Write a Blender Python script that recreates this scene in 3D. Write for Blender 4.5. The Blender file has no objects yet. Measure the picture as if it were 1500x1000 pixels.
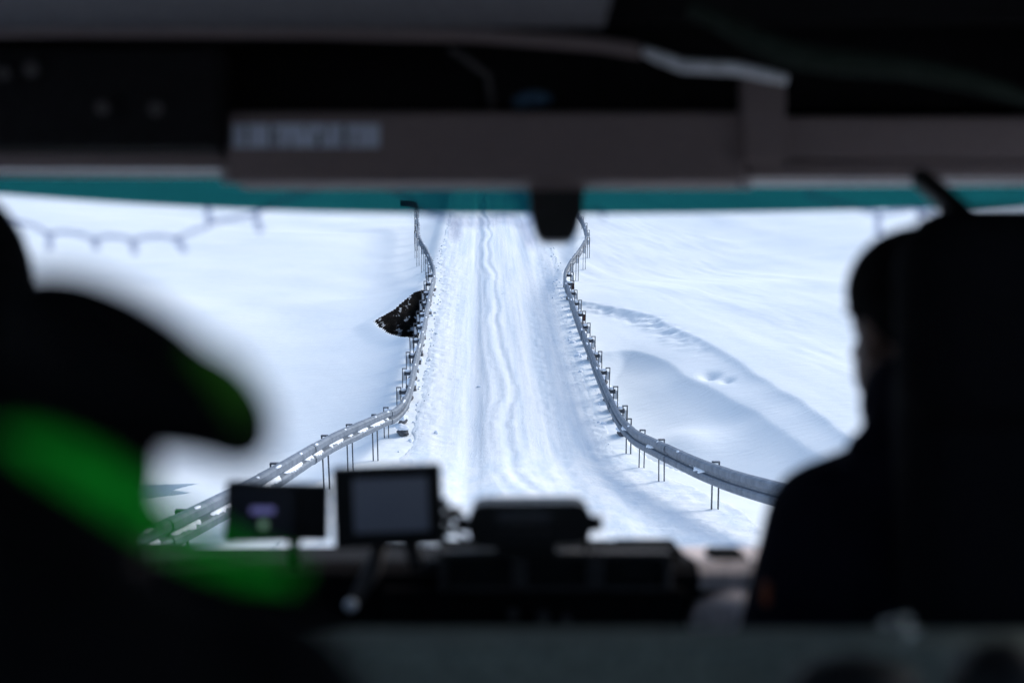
import bpy, bmesh, math, random
import numpy as np
from mathutils import Vector, Matrix, Euler

R = math.radians
sc = bpy.context.scene
col = sc.collection
rng = random.Random(7)

# ------------------------------------------------------------------ camera, light, exposure
PITCH, YAW = R(11.08), R(1.13)
CAM = Vector((-0.55, 0.0, 7.9))
cam_data = bpy.data.cameras.new("camera")
cam_data.sensor_width = 36.0
cam_data.lens = 50.0
cam_data.clip_start = 0.02
cam_data.clip_end = 5000.0
cam_data.dof.use_dof = True
cam_data.dof.focus_distance = 34.0
cam_data.dof.aperture_fstop = 2.0
cam = bpy.data.objects.new("camera", cam_data)
col.objects.link(cam)
cam.location = CAM
cam.rotation_euler = (math.pi / 2 - PITCH, 0, -YAW)
sc.camera = cam

SUN_EL, SUN_AZ = R(30.0), R(50.0)       # azimuth clockwise from +Y (the road's direction)
world = bpy.data.worlds.new("World")
sc.world = world
world.use_nodes = True
wn = world.node_tree
bg = wn.nodes["Background"]
sky = wn.nodes.new("ShaderNodeTexSky")
sky.sky_type = 'NISHITA'
sky.sun_disc = False
sky.sun_elevation = SUN_EL
sky.sun_rotation = SUN_AZ
sky.altitude = 1200
sky.air_density = 1.0
sky.dust_density = 2.3
wn.links.new(sky.outputs[0], bg.inputs[0])
bg.inputs[1].default_value = 0.15
sun_data = bpy.data.lights.new("sun", 'SUN')
sun_data.energy = 1.25
sun_data.angle = R(24.0)
sun_data.color = (1.0, 0.96, 0.91)
sun = bpy.data.objects.new("sun", sun_data)
col.objects.link(sun)
sd = Vector((math.sin(SUN_AZ) * math.cos(SUN_EL), math.cos(SUN_AZ) * math.cos(SUN_EL), math.sin(SUN_EL)))
sun.rotation_euler = sd.to_track_quat('Z', 'Y').to_euler()
sun.location = sd * 60
sc.view_settings.view_transform = 'Standard'
sc.view_settings.look = 'None'
sc.view_settings.exposure = 1.02
sc.view_settings.gamma = 1.0
sc.cycles.use_denoising = True
sc.cycles.max_bounces = 8
sc.cycles.transparent_max_bounces = 12
sc.cycles.sample_clamp_indirect = 6.0

# ------------------------------------------------------------------ materials
def mat(name, color, rough=0.7, metal=0.0, spec=0.5, nodes=None, coat=0.0):
    m = bpy.data.materials.new(name)
    m.use_nodes = True
    nt = m.node_tree
    b = nt.nodes["Principled BSDF"]
    b.inputs["Base Color"].default_value = (*color, 1)
    b.inputs["Roughness"].default_value = rough
    b.inputs["Metallic"].default_value = metal
    b.inputs["Specular IOR Level"].default_value = spec
    b.inputs["Coat Weight"].default_value = coat
    if nodes:
        nodes(nt, b)
    return m

def noise(nt, scale, detail=4, rough=0.55, stretch=None, coord="Object"):
    tc = nt.nodes.new("ShaderNodeTexCoord")
    n = nt.nodes.new("ShaderNodeTexNoise")
    n.inputs["Scale"].default_value = scale
    n.inputs["Detail"].default_value = detail
    n.inputs["Roughness"].default_value = rough
    src = tc.outputs[coord]
    if stretch:
        mp = nt.nodes.new("ShaderNodeMapping")
        mp.inputs["Scale"].default_value = stretch
        nt.links.new(src, mp.inputs[0])
        src = mp.outputs[0]
    nt.links.new(src, n.inputs["Vector"])
    return n.outputs["Fac"]

def ramp(nt, fac, stops):
    r = nt.nodes.new("ShaderNodeValToRGB")
    el = r.color_ramp.elements
    while len(el) < len(stops):
        el.new(0.5)
    for e, (p, c) in zip(el, stops):
        e.position = p
        e.color = (*c, 1)
    nt.links.new(fac, r.inputs[0])
    return r.outputs[0]

def bump(nt, b, facs):
    prev = None
    for fac, strength, dist in facs:
        bp = nt.nodes.new("ShaderNodeBump")
        bp.inputs["Strength"].default_value = strength
        bp.inputs["Distance"].default_value = dist
        nt.links.new(fac, bp.inputs["Height"])
        if prev:
            nt.links.new(prev, bp.inputs["Normal"])
        prev = bp.outputs[0]
    nt.links.new(prev, b.inputs["Normal"])

def color_noise(c1, c2, scale, bump_s=0.0, bump_d=0.01, stretch=None, lo=0.35, hi=0.65, detail=4):
    def f(nt, b):
        n = noise(nt, scale, detail, stretch=stretch)
        nt.links.new(ramp(nt, n, [(lo, c1), (hi, c2)]), b.inputs["Base Color"])
        if bump_s:
            bump(nt, b, [(n, bump_s, bump_d)])
    return f

def snow_nodes(nt, b):
    n = noise(nt, 0.35, 3)
    nt.links.new(ramp(nt, n, [(0.3, (0.81, 0.84, 0.835)), (0.7, (0.86, 0.875, 0.86))]), b.inputs["Base Color"])
    g = noise(nt, 30, 5, 0.7)
    w = noise(nt, 2.2, 6, 0.6, stretch=(1.0, 2.6, 1.0))
    bump(nt, b, [(w, 0.4, 0.05), (g, 0.4, 0.018)])

def road_nodes(nt, b):
    n = noise(nt, 3.0, 6, 0.6, stretch=(0.9, 0.03, 1))
    nt.links.new(ramp(nt, n, [(0.36, (0.70, 0.76, 0.80)), (0.60, (0.87, 0.88, 0.87))]), b.inputs["Base Color"])
    fine = noise(nt, 26, 6, 0.75)
    groove = noise(nt, 9, 5, 0.6, stretch=(2.2, 0.12, 1))
    crumbs = noise(nt, 7, 5, 0.7)
    bump(nt, b, [(groove, 0.25, 0.02), (crumbs, 0.55, 0.03), (fine, 0.7, 0.024)])

M = {}
M['snow'] = mat('snow', (0.85, 0.9, 0.95), 0.85, spec=0.2, nodes=snow_nodes)
M['road'] = mat('packed_snow', (0.85, 0.9, 0.95), 0.8, spec=0.25, nodes=road_nodes)
M['cap_snow'] = mat('cap_snow', (0.86, 0.89, 0.93), 0.85, spec=0.2,
                    nodes=lambda nt, b: bump(nt, b, [(noise(nt, 40, 5, 0.7), 0.5, 0.01)]))
def rock_nodes(nt, b):
    n = noise(nt, 1.7, 8, 0.68, stretch=(0.7, 0.7, 2.6))
    nt.links.new(ramp(nt, n, [(0.42, (0.005, 0.005, 0.005)), (0.52, (0.013, 0.011, 0.010)), (0.57, (0.026, 0.022, 0.020)), (0.585, (0.62, 0.66, 0.7))]), b.inputs["Base Color"])
    bump(nt, b, [(n, 0.9, 0.15)])
M['rock'] = mat('wet_rock', (0.05, 0.04, 0.035), 0.95, spec=0.05, nodes=rock_nodes)
M['steel'] = mat('galvanised_steel', (0.13, 0.155, 0.19), 0.6, metal=0.35,
                 nodes=color_noise((0.095, 0.12, 0.155), (0.17, 0.20, 0.24), 6, 0.15, 0.004, detail=6))
M['post_steel'] = mat('post_steel', (0.08, 0.09, 0.11), 0.6, metal=0.3,
                      nodes=color_noise((0.022, 0.027, 0.036), (0.07, 0.08, 0.10), 9, detail=5))
M['rust'] = mat('rusty_steel', (0.10, 0.04, 0.03), 0.8, nodes=color_noise((0.05, 0.02, 0.02), (0.12, 0.05, 0.035), 12))
M['concrete'] = mat('concrete', (0.18, 0.18, 0.18), 0.9, nodes=color_noise((0.06, 0.06, 0.07), (0.15, 0.15, 0.16), 8, 0.4, 0.02))

def tex(c, k=0.7, s=60, b=0.25, d=0.002, **kw):
    return color_noise(tuple(x * k for x in c), tuple(x * (2 - k) for x in c), s, b, d, **kw)
def dark(name, c, rough=0.75, spec=0.25, **kw):
    return mat(name, c, rough, spec=spec, nodes=tex(c, **kw))
M['header'] = dark('brown_grey_plastic', (0.185, 0.14, 0.138), 0.7, k=0.88, s=160)
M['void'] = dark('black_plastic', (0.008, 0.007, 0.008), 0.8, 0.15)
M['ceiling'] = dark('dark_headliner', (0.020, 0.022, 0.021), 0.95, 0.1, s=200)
M['grey_liner'] = dark('blue_grey_liner', (0.14, 0.135, 0.15), 0.9, 0.2, s=120)
M['trim'] = dark('pale_grey_trim', (0.80, 0.80, 0.84), 0.5, 0.5)
M['trim_dim'] = dark('grey_trim', (0.26, 0.26, 0.29), 0.55, 0.4)
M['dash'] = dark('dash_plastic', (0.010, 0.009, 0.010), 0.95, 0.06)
M['dash_frame'] = dark('dash_frame_plastic', (0.07, 0.062, 0.062), 0.8, 0.2)
M['dash_beige'] = dark('beige_plastic', (0.60, 0.49, 0.46), 0.7, 0.3)
M['rail_fabric'] = dark('green_grey_fabric', (0.20, 0.215, 0.18), 0.95, 0.1, s=90)
M['fold'] = dark('dim_green_fabric', (0.022, 0.030, 0.024), 0.95, 0.1, s=90)
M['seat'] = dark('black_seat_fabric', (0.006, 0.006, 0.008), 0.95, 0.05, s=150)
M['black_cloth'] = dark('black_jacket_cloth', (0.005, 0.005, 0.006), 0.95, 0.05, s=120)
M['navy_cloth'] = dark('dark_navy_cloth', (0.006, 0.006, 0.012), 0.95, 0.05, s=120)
M['green'] = dark('green_stripe_cloth', (0.006, 0.50, 0.024), 0.8, 0.2, s=120)
M['green_dim'] = dark('dull_green_edging', (0.03, 0.14, 0.008), 0.8, 0.2, s=120)
M['orange'] = dark('orange_tab', (0.22, 0.05, 0.015), 0.7, 0.3)
M['skin'] = dark('skin', (0.11, 0.065, 0.055), 0.6, 0.3, k=0.85, s=40)
M['hair'] = dark('dark_hair', (0.012, 0.009, 0.008), 0.6, 0.3)
M['rubber'] = dark('black_rubber', (0.010, 0.010, 0.011), 0.6, 0.3)
M['rubber_matt'] = dark('matt_black_rubber', (0.005, 0.005, 0.005), 0.95, 0.03)
M['screen'] = mat('glossy_screen', (0.035, 0.037, 0.05), 0.25, spec=0.6,
                  nodes=color_noise((0.030, 0.032, 0.046), (0.042, 0.044, 0.06), 3))
M['screen_grey'] = mat('grey_screen', (0.12, 0.13, 0.17), 0.4, spec=0.5,
                       nodes=color_noise((0.28, 0.28, 0.34), (0.33, 0.33, 0.40), 4))
M['paper'] = mat('label_paper', (0.42, 0.45, 0.56), 0.6,
                 nodes=color_noise((0.48, 0.51, 0.62), (0.56, 0.6, 0.72), 30))
M['chrome'] = mat('scuffed_chrome', (0.7, 0.75, 0.72), 0.22, metal=1.0, nodes=color_noise((0.6, 0.66, 0.62), (0.8, 0.82, 0.8), 20))
M['blue_cloth'] = dark('dark_blue_cloth', (0.05, 0.10, 0.16), 0.9, 0.2)
M['coach_paint'] = dark('coach_paint', (0.35, 0.36, 0.38), 0.4, 0.5, k=0.9, s=5)

def glass(name, tcol, refl=0.03):
    m = bpy.data.materials.new(name)
    m.use_nodes = True
    nt = m.node_tree
    nt.nodes.remove(nt.nodes["Principled BSDF"])
    out = nt.nodes["Material Output"]
    t = nt.nodes.new("ShaderNodeBsdfTransparent")
    g = nt.nodes.new("ShaderNodeBsdfGlossy")
    g.inputs["Roughness"].default_value = 0.05
    mx = nt.nodes.new("ShaderNodeMixShader")
    n = noise(nt, 2.5, 3)
    nt.links.new(ramp(nt, n, [(0.35, tuple(c * 0.93 for c in tcol)), (0.65, tcol)]), t.inputs[0])
    mx.inputs[0].default_value = refl
    nt.links.new(t.outputs[0], mx.inputs[1])
    nt.links.new(g.outputs[0], mx.inputs[2])
    nt.links.new(mx.outputs[0], out.inputs[0])
    return m
M['glass'] = glass('clear_glass', (0.97, 0.985, 0.985), 0.01)
M['tint'] = glass('teal_tint', (0.008, 0.098, 0.098), 0.01)
M['grey_clear'] = glass('translucent_grey', (0.70, 0.72, 0.80), 0.03)
def emit(name, c, s):
    m = mat(name, c, 0.5)
    b = m.node_tree.nodes["Principled BSDF"]
    b.inputs["Emission Color"].default_value = (*c, 1)
    b.inputs["Emission Strength"].default_value = s
    return m
M['violet_glow'] = emit('violet_display', (0.20, 0.2, 0.5), 0.18)
M['green_glow'] = emit('green_display', (0.25, 0.45, 0.3), 0.14)

# ------------------------------------------------------------------ mesh builder
class MB:
    def __init__(self):
        self.bm = bmesh.new()
    def _mi(self, faces, mi):
        if mi:
            for f in faces:
                f.material_index = mi
    def box(self, c, s, rot=None, bevel=0.0, seg=2, mi=0, taper=None):
        b = bmesh.new()
        bmesh.ops.create_cube(b, size=1.0)
        for v in b.verts:
            if taper and v.co.z < 0:
                v.co.x *= taper[0]; v.co.y *= taper[1]
            v.co = Vector((v.co.x * s[0], v.co.y * s[1], v.co.z * s[2]))
        if bevel:
            bmesh.ops.bevel(b, geom=b.edges[:], offset=bevel, segments=seg, profile=0.5, affect='EDGES', clamp_overlap=True)
        mt = Matrix.Translation(c)
        if rot:
            mt = mt @ Euler(rot).to_matrix().to_4x4()
        self.merge(b, mt, mi)
    def merge(self, b, mt=None, mi=0):
        if mt is not None:
            b.transform(mt)
        vm = {}
        for v in b.verts:
            vm[v] = self.bm.verts.new(v.co)
        for f in b.faces:
            try:
                nf = self.bm.faces.new([vm[v] for v in f.verts])
                nf.material_index = mi
                nf.smooth = f.smooth
            except ValueError:
                pass
        b.free()
    def ball(self, c, r, rot=None, seg=24, mi=0):
        b = bmesh.new()
        bmesh.ops.create_uvsphere(b, u_segments=seg, v_segments=seg // 2, radius=1.0)
        rr = r if hasattr(r, '__len__') else (r, r, r)
        mt = Matrix.Translation(c)
        if rot:
            mt = mt @ Euler(rot).to_matrix().to_4x4()
        mt = mt @ Matrix.Diagonal((*rr, 1))
        for f in b.faces: f.smooth = True
        self.merge(b, mt, mi)
    def tube(self, pts, r, seg=10, mi=0, cap=True):
        pts = [Vector(p) for p in pts]
        n = len(pts)
        rad = r if hasattr(r, '__len__') else [r] * n
        rings = []
        up = Vector((0, 0, 1))
        for i, p in enumerate(pts):
            t = (pts[min(i + 1, n - 1)] - pts[max(i - 1, 0)]).normalized()
            u = up if abs(t.dot(up)) < 0.95 else Vector((1, 0, 0))
            a = t.cross(u).normalized(); b = a.cross(t).normalized()
            rings.append([self.bm.verts.new(p + (a * math.cos(k * 2 * math.pi / seg) + b * math.sin(k * 2 * math.pi / seg)) * rad[i]) for k in range(seg)])
        for i in range(n - 1):
            for k in range(seg):
                f = self.bm.faces.new([rings[i][k], rings[i][(k + 1) % seg], rings[i + 1][(k + 1) % seg], rings[i + 1][k]])
                f.smooth = True; f.material_index = mi
        if cap:
            for rg, rev in ((rings[0], True), (rings[-1], False)):
                f = self.bm.faces.new(rg if not rev else rg[::-1]); f.material_index = mi
    def capsule(self, a, b, ra, rb, seg=16, mi=0):
        a, b = Vector(a), Vector(b)
        self.ball(a, ra, seg=seg, mi=mi); self.ball(b, rb, seg=seg, mi=mi)
        self.tube([a, b], [ra, rb], seg=seg, mi=mi)
    def prism(self, poly, y0, y1, mi=0):       # polygon in x,z extruded along y
        a = [self.bm.verts.new((x, y0, z)) for x, z in poly]
        b = [self.bm.verts.new((x, y1, z)) for x, z in poly]
        n = len(poly)
        fs = [self.bm.faces.new(a), self.bm.faces.new(b[::-1])]
        for i in range(n):
            fs.append(self.bm.faces.new([a[i], b[i], b[(i + 1) % n], a[(i + 1) % n]]))
        self._mi(fs, mi)
    def sweep(self, pts, prof, mi=0, side=1):     # closed profile (n, z), n along the horizontal normal of the path
        pts = [Vector(p) for p in pts]
        n = len(pts); rings = []
        for i, p in enumerate(pts):
            t = (pts[min(i + 1, n - 1)] - pts[max(i - 1, 0)]); t.z = 0; t.normalize()
            nn = Vector((-t.y, t.x, 0)) * side
            rings.append([self.bm.verts.new(p + nn * a + Vector((0, 0, z))) for a, z in prof])
        m = len(prof)
        for i in range(n - 1):
            for k in range(m):
                f = self.bm.faces.new([rings[i][k], rings[i][(k + 1) % m], rings[i + 1][(k + 1) % m], rings[i + 1][k]])
                f.material_index = mi
        for rg in (rings[0], rings[-1]):
            f = self.bm.faces.new(rg); f.material_index = mi
    def build(self, name, mats, parent=None, off=None, smooth=None):
        bmesh.ops.recalc_face_normals(self.bm, faces=self.bm.faces[:])
        if off is not None:
            bmesh.ops.translate(self.bm, verts=self.bm.verts[:], vec=-Vector(off))
        if smooth is not None:
            for f in self.bm.faces: f.smooth = smooth
        me = bpy.data.meshes.new(name)
        self.bm.to_mesh(me); self.bm.free()
        for m in (mats if isinstance(mats, (list, tuple)) else [mats]):
            me.materials.append(M[m])
        o = bpy.data.objects.new(name, me)
        col.objects.link(o)
        if parent: o.parent = parent
        return o

def tag(o, label=None, cat=None, group=None, kind=None):
    if label: o['label'] = label
    if cat: o['category'] = cat
    if group: o['group'] = group
    if kind: o['kind'] = kind
    return o

def empty(name, loc, label, cat, group=None, rot=(0, 0, 0)):
    o = bpy.data.objects.new(name, None)
    o.empty_display_size = 0.2
    col.objects.link(o)
    o.location = loc; o.rotation_euler = rot
    return tag(o, label, cat, group)

# ------------------------------------------------------------------ terrain
def hash2(ix, iy, seed):
    h = (ix.astype(np.int64) * 374761393 + iy.astype(np.int64) * 668265263 + seed * 144664609) & 0xFFFFFFFF
    h = ((h ^ (h >> 13)) * 1274126177) & 0xFFFFFFFF
    h = (h ^ (h >> 16)) & 0xFFFFFFFF
    return h / 4294967295.0
def vn(x, y, seed=0):
    ix, iy = np.floor(x), np.floor(y)
    fx, fy = x - ix, y - iy
    ux, uy = fx * fx * (3 - 2 * fx), fy * fy * (3 - 2 * fy)
    a, b = hash2(ix, iy, seed), hash2(ix + 1, iy, seed)
    c, d = hash2(ix, iy + 1, seed), hash2(ix + 1, iy + 1, seed)
    return (a + (b - a) * ux) * (1 - uy) + (c + (d - c) * ux) * uy - 0.5
def fbm(x, y, o=4, seed=0, g=0.5):
    s, a = 0, 1.0
    for k in range(o):
        s = s + a * vn(x * 2 ** k + 17.3 * k, y * 2 ** k - 9.1 * k, seed + k); a *= g
    return s
def sst(a, b, x):
    t = np.clip((x - a) / (b - a), 0, 1)
    return t * t * (3 - 2 * t)
def poly_sd(x, y, pts):                 # distance to a polyline, positive on its right-hand side
    best = np.full(x.shape, 1e9); sgn = np.ones(x.shape)
    for (ax, ay), (bx, by) in zip(pts[:-1], pts[1:]):
        dx, dy = bx - ax, by - ay
        t = np.clip(((x - ax) * dx + (y - ay) * dy) / (dx * dx + dy * dy), 0, 1)
        px, py = x - (ax + t * dx), y - (ay + t * dy)
        d = np.hypot(px, py)
        cr = dx * (y - ay) - dy * (x - ax)
        m = d < best - 1e-9
        best = np.where(m, d, best); sgn = np.where(m, np.where(cr > 0, 1.0, -1.0), sgn)
    return best * sgn
def in_poly(x, y, pts):                 # inside distance (positive inside)
    best = np.full(x.shape, 1e9); inside = np.zeros(x.shape, bool)
    n = len(pts)
    for i in range(n):
        (ax, ay), (bx, by) = pts[i], pts[(i + 1) % n]
        dx, dy = bx - ax, by - ay
        t = np.clip(((x - ax) * dx + (y - ay) * dy) / (dx * dx + dy * dy), 0, 1)
        best = np.minimum(best, np.hypot(x - ax - t * dx, y - ay - t * dy))
        c = (ay > y) != (by > y)
        xi = ax + (y - ay) * dx / (dy if abs(dy) > 1e-9 else 1e-9)
        inside ^= c & (x < xi)
    return np.where(inside, best, -best)

CREST_A = [(1.0, 46.9), (2.6, 46.1), (3.3, 45.5), (4.72, 43.06), (5.84, 38.22), (6.49, 33.95), (6.86, 31.1), (7.1, 28.7), (8.2, 24), (10.5, 17), (14, 4), (20, -30)]
CREST_B = [(1.0, 39.4), (2.75, 39.5), (3.9, 39.2), (4.6, 37.0), (5.5, 33.2), (6.05, 30.0), (6.35, 28.0), (7.5, 24), (9.7, 17), (13, 4), (18, -30)]
HOLE = [(-4.05, 44.9), (-3.5, 46.3), (-2.95, 49.0), (-2.55, 49.6), (-2.55, 40.6), (-2.9, 40.8), (-3.3, 41.7), (-3.75, 43.5)]
HOLLOW = [(-6.1, 26.5), (-6.3, 25.9), (-6.4, 25.5), (-5.9, 24.85), (-6.7, 24.45), (-8.5, 24.2), (-9.5, 25.5), (-8.5, 26.6)]

def smooth2(pts, n=8):
    out = []
    for i in range(len(pts) - 1):
        p0, p1, p2, p3 = [np.array(pts[max(0, min(k, len(pts) - 1))], float) for k in (i - 1, i, i + 1, i + 2)]
        for k in range(n):
            t = k / n
            out.append(tuple(0.5 * (2 * p1 + (p2 - p0) * t + (2 * p0 - 5 * p1 + 4 * p2 - p3) * t * t + (3 * p1 - p0 - 3 * p2 + p3) * t ** 3)))
    out.append(pts[-1])
    return out
CREST_A = smooth2(CREST_A[:9], 3) + CREST_A[9:]
CREST_B = smooth2([(1.0, 38.6), (2.75, 39.3), (3.4, 39.6)] + CREST_B[2:8], 4) + CREST_B[8:]
def zr(y):
    t = 27.6 - y
    near = 0.2 * (t + np.sqrt(t * t + 3.0)) / 2
    far = sst(75, 130, y) * 3.0
    return near + far
def ground(x, y):
    ax = np.abs(x)
    z0 = zr(y)
    near = 1 - sst(20, 30, y)
    # bank that carries the road
    hw = 2.75 + 0.9 * near - np.where(x > 0, 0.30, 0.0) * (1 - near) * (1 - sst(47, 54, y)) - 0.35 * sst(50, 54, y)
    bank = z0 - np.maximum(ax - hw, 0) * np.where(x > 0, 3.0 - 2.8 * near - 2.5 * sst(47, 54, y), 0.26 - 0.08 * near + 0.35 * sst(50, 55, y)) 
    # --- left field
    lf = -0.75 + 0.13 * np.maximum(30 - y, 0) + 0.022 * np.maximum(ax - 5, 0) + 0.35 * fbm(x * 0.12, y * 0.12, 3, 5)
    lf = lf + 0.006 * np.maximum(y - 55, 0)
    # --- right field: outer snowfield, shelf between the two crests, channel bottom
    wob = 0.35 * fbm(x * 0.5, y * 0.5, 2, 31)
    a = poly_sd(x, y, CREST_A) + wob
    b = poly_sd(x, y, CREST_B) + wob * 0.8
    outer = 0.2 + 0.05 * np.maximum(a, 0) ** 0.9 + 0.13 * np.maximum(26 - y, 0) * 0.9 + 0.25 * fbm(x * 0.1, y * 0.14, 3, 9) * sst(0, 6, a) - 0.75 * sst(47, 55, y) * (1 - sst(7, 18, x)) * (1 - sst(70, 90, y))
    da, db = np.maximum(-a, 0), np.maximum(b, 0)
    t = da / (da + db + 1e-6)
    lift = 0.11 * np.maximum(26 - y, 0)
    shelf = 0.2 - 0.20 * (1 - np.exp(-da / 0.32)) - 0.12 * t ** 2 + lift
    ib = np.maximum(-b, 0)
    inner = -0.12 - 0.29 * ib - 0.17 * (1 - np.exp(-ib / 0.35)) + lift
    inner = np.maximum(inner, -1.9)
    rf = np.where(a > 0, outer, np.where(b > 0, shelf, inner))
    rf = rf + 0.28 * np.exp(-(((x - 4.0) / 0.8) ** 2 + ((y - 31.5) / 1.2) ** 2)) 
    side = np.where(x < 0, lf, rf)
    # smooth maximum of bank and side
    k = np.where(x < 0, 0.8, 0.35 - 0.23 * (1 - near))
    h = np.clip(0.5 + 0.5 * (bank - side) / k, 0, 1)
    z = side + (bank - side) * h + k * h * (1 - h)
    z = np.where(ax < 2.3, z0, z)
    w = sst(2.3, np.where(x > 0, 2.5 + 0.3 * near, 3.1), ax)
    z = z0 * (1 - w) + z * w
    # sastrugi and soft dunes
    u, v = 0.25 * x - 0.97 * y, 0.97 * x + 0.25 * y
    rough = 0.07 * np.maximum(fbm(u * 0.13, v * 0.8, 4, 3), -0.15) + 0.018 * fbm(u * 0.5, v * 2.8, 3, 13)
    amp = np.where(x > 0, 0.30 + 0.7 * sst(0.3, 3.0, a), 0.16)
    z = z + rough * w * amp
    # broken snow on crest A's face and on the hole's rim
    z = z + 0.10 * fbm(x * 3.0, y * 3.0, 4, 21) * np.exp(-(np.minimum(np.abs(a + 0.35), 3) / 0.4) ** 2) * sst(36, 42, y) * (x > 2.4) * w
    # two small pits by crest B
    for (px, py_, r_, d_) in ((5.3, 35.9, 0.22, 0.16), (5.62, 35.2, 0.16, 0.10)):
        z = z - d_ * np.exp(-(((x - px) / r_) ** 2 + ((y - py_) / (r_ * 1.6)) ** 2))
    # open stream hole and the small hollow on the left
    hd = in_poly(x, y, HOLE) + 0.04 * fbm(x * 2.2, y * 2.2, 3, 41)
    led = poly_sd(x, y, [(-4.2, 43.9), (-3.3, 46.2), (-2.5, 47.6)])
    z = z - np.clip(hd * 3.2, 0, 1.35) * (1 - 0.35 * sst(-0.10, 0.10, led)) + 0.10 * sst(-0.8, -0.05, hd) * (hd < 0) * w
    hl = in_poly(x, y, HOLLOW) + 0.05 * fbm(x * 2.0, y * 2.0, 3, 43)
    z = z - np.clip(hl * 4.0, 0, 0.65)
    # surroundings: the valley's far sides
    r = np.hypot(x, y - 30)
    z = z + 0.16 * np.maximum(r - 110, 0) * (0.75 + 0.9 * fbm(x * 0.006, y * 0.006, 4, 51)) + 4 * fbm(x * 0.02, y * 0.02, 4, 55) * sst(100, 220, r)
    # lumpy verge between rail and track
    vg = np.exp(-((ax - 2.35) / 0.35) ** 2) * sst(24, 29, y) * (1 - sst(58, 75, y))
    z = z + vg * (0.02 + 0.035 * fbm(x * 4.5, y * 3.0, 4, 61))
    return z, hd, hl

def axis(segs):
    out = [segs[0][0]]
    for a, b, s in segs:
        n = max(1, int(round((b - a) / s)))
        out += [a + (b - a) * (k + 1) / n for k in range(n)]
    return np.array(out)
def geo(a, b, s, g):
    v = [a]
    while v[-1] < b:
        v.append(v[-1] + s); s *= g
    return v
xs_r = list(axis([(0, 3.2, 0.06), (3.2, 9.0, 0.07)])) + geo(9.12, 700, 0.12, 1.10)
xs = np.array(sorted([-v for v in xs_r if v > 0] + xs_r))
ys = np.array(sorted([-v for v in geo(2, 500, 2, 1.15)] + list(axis([(0, 12, 1.0), (12, 56, 0.075), (56, 90, 0.2)])) + geo(90.4, 900, 0.4, 1.08)))

def grid_object(name, xs, ys, zf, mats, midx=None, zoff=0.0):
    X, Y = np.meshgrid(xs, ys)
    Z = zf(X, Y)
    nx, ny = len(xs), len(ys)
    co = np.stack([X, Y, Z], -1).reshape(-1, 3).astype(np.float32)
    i = np.arange(nx * ny).reshape(ny, nx)
    q = np.stack([i[:-1, :-1], i[:-1, 1:], i[1:, 1:], i[1:, :-1]], -1).reshape(-1, 4).astype(np.int32)
    mi = None
    if midx is not None:
        mi = midx(X, Y).reshape(-1)
    me = bpy.data.meshes.new(name)
    me.vertices.add(len(co)); me.vertices.foreach_set("co", co.ravel())
    me.loops.add(q.size); me.loops.foreach_set("vertex_index", q.ravel())
    me.polygons.add(len(q))
    me.polygons.foreach_set("loop_start", (np.arange(len(q)) * 4).astype(np.int32))
    me.polygons.foreach_set("loop_total", np.full(len(q), 4, np.int32))
    me.update(calc_edges=True)
    me.polygons.foreach_set("use_smooth", np.ones(len(q), bool))
    for m in mats: me.materials.append(M[m])
    if mi is not None:
        me.polygons.foreach_set("material_index", mi.astype(np.int32))
    me.validate()
    o = bpy.data.objects.new(name, me)
    col.objects.link(o)
    return o

def road_half(y):
    return 2.12 + 0.9 * (1 - sst(20, 29, y)) + 0.25 * sst(50, 58, y) + 0.12 * fbm(y * 1.3, y * 0 + 1.5, 3, 91)
def gz(X, Y):
    z, hd, hl = ground(X, Y)
    hw = road_half(Y)
    return z - 0.10 * (1 - sst(-0.28, -0.12, np.abs(X) - hw))
def gmi(X, Y):
    xc = (X[:-1, :-1] + X[1:, 1:]) / 2; yc = (Y[:-1, :-1] + Y[1:, 1:]) / 2
    hd = in_poly(xc, yc, HOLE) + 0.04 * fbm(xc * 2.2, yc * 2.2, 3, 41)
    hl = in_poly(xc, yc, HOLLOW) + 0.05 * fbm(xc * 2.0, yc * 2.0, 3, 43)
    return ((hd > -0.05)).astype(int)
tag(grid_object("snow_ground", xs, ys, gz, ['snow', 'rock'], gmi), kind="structure")

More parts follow.
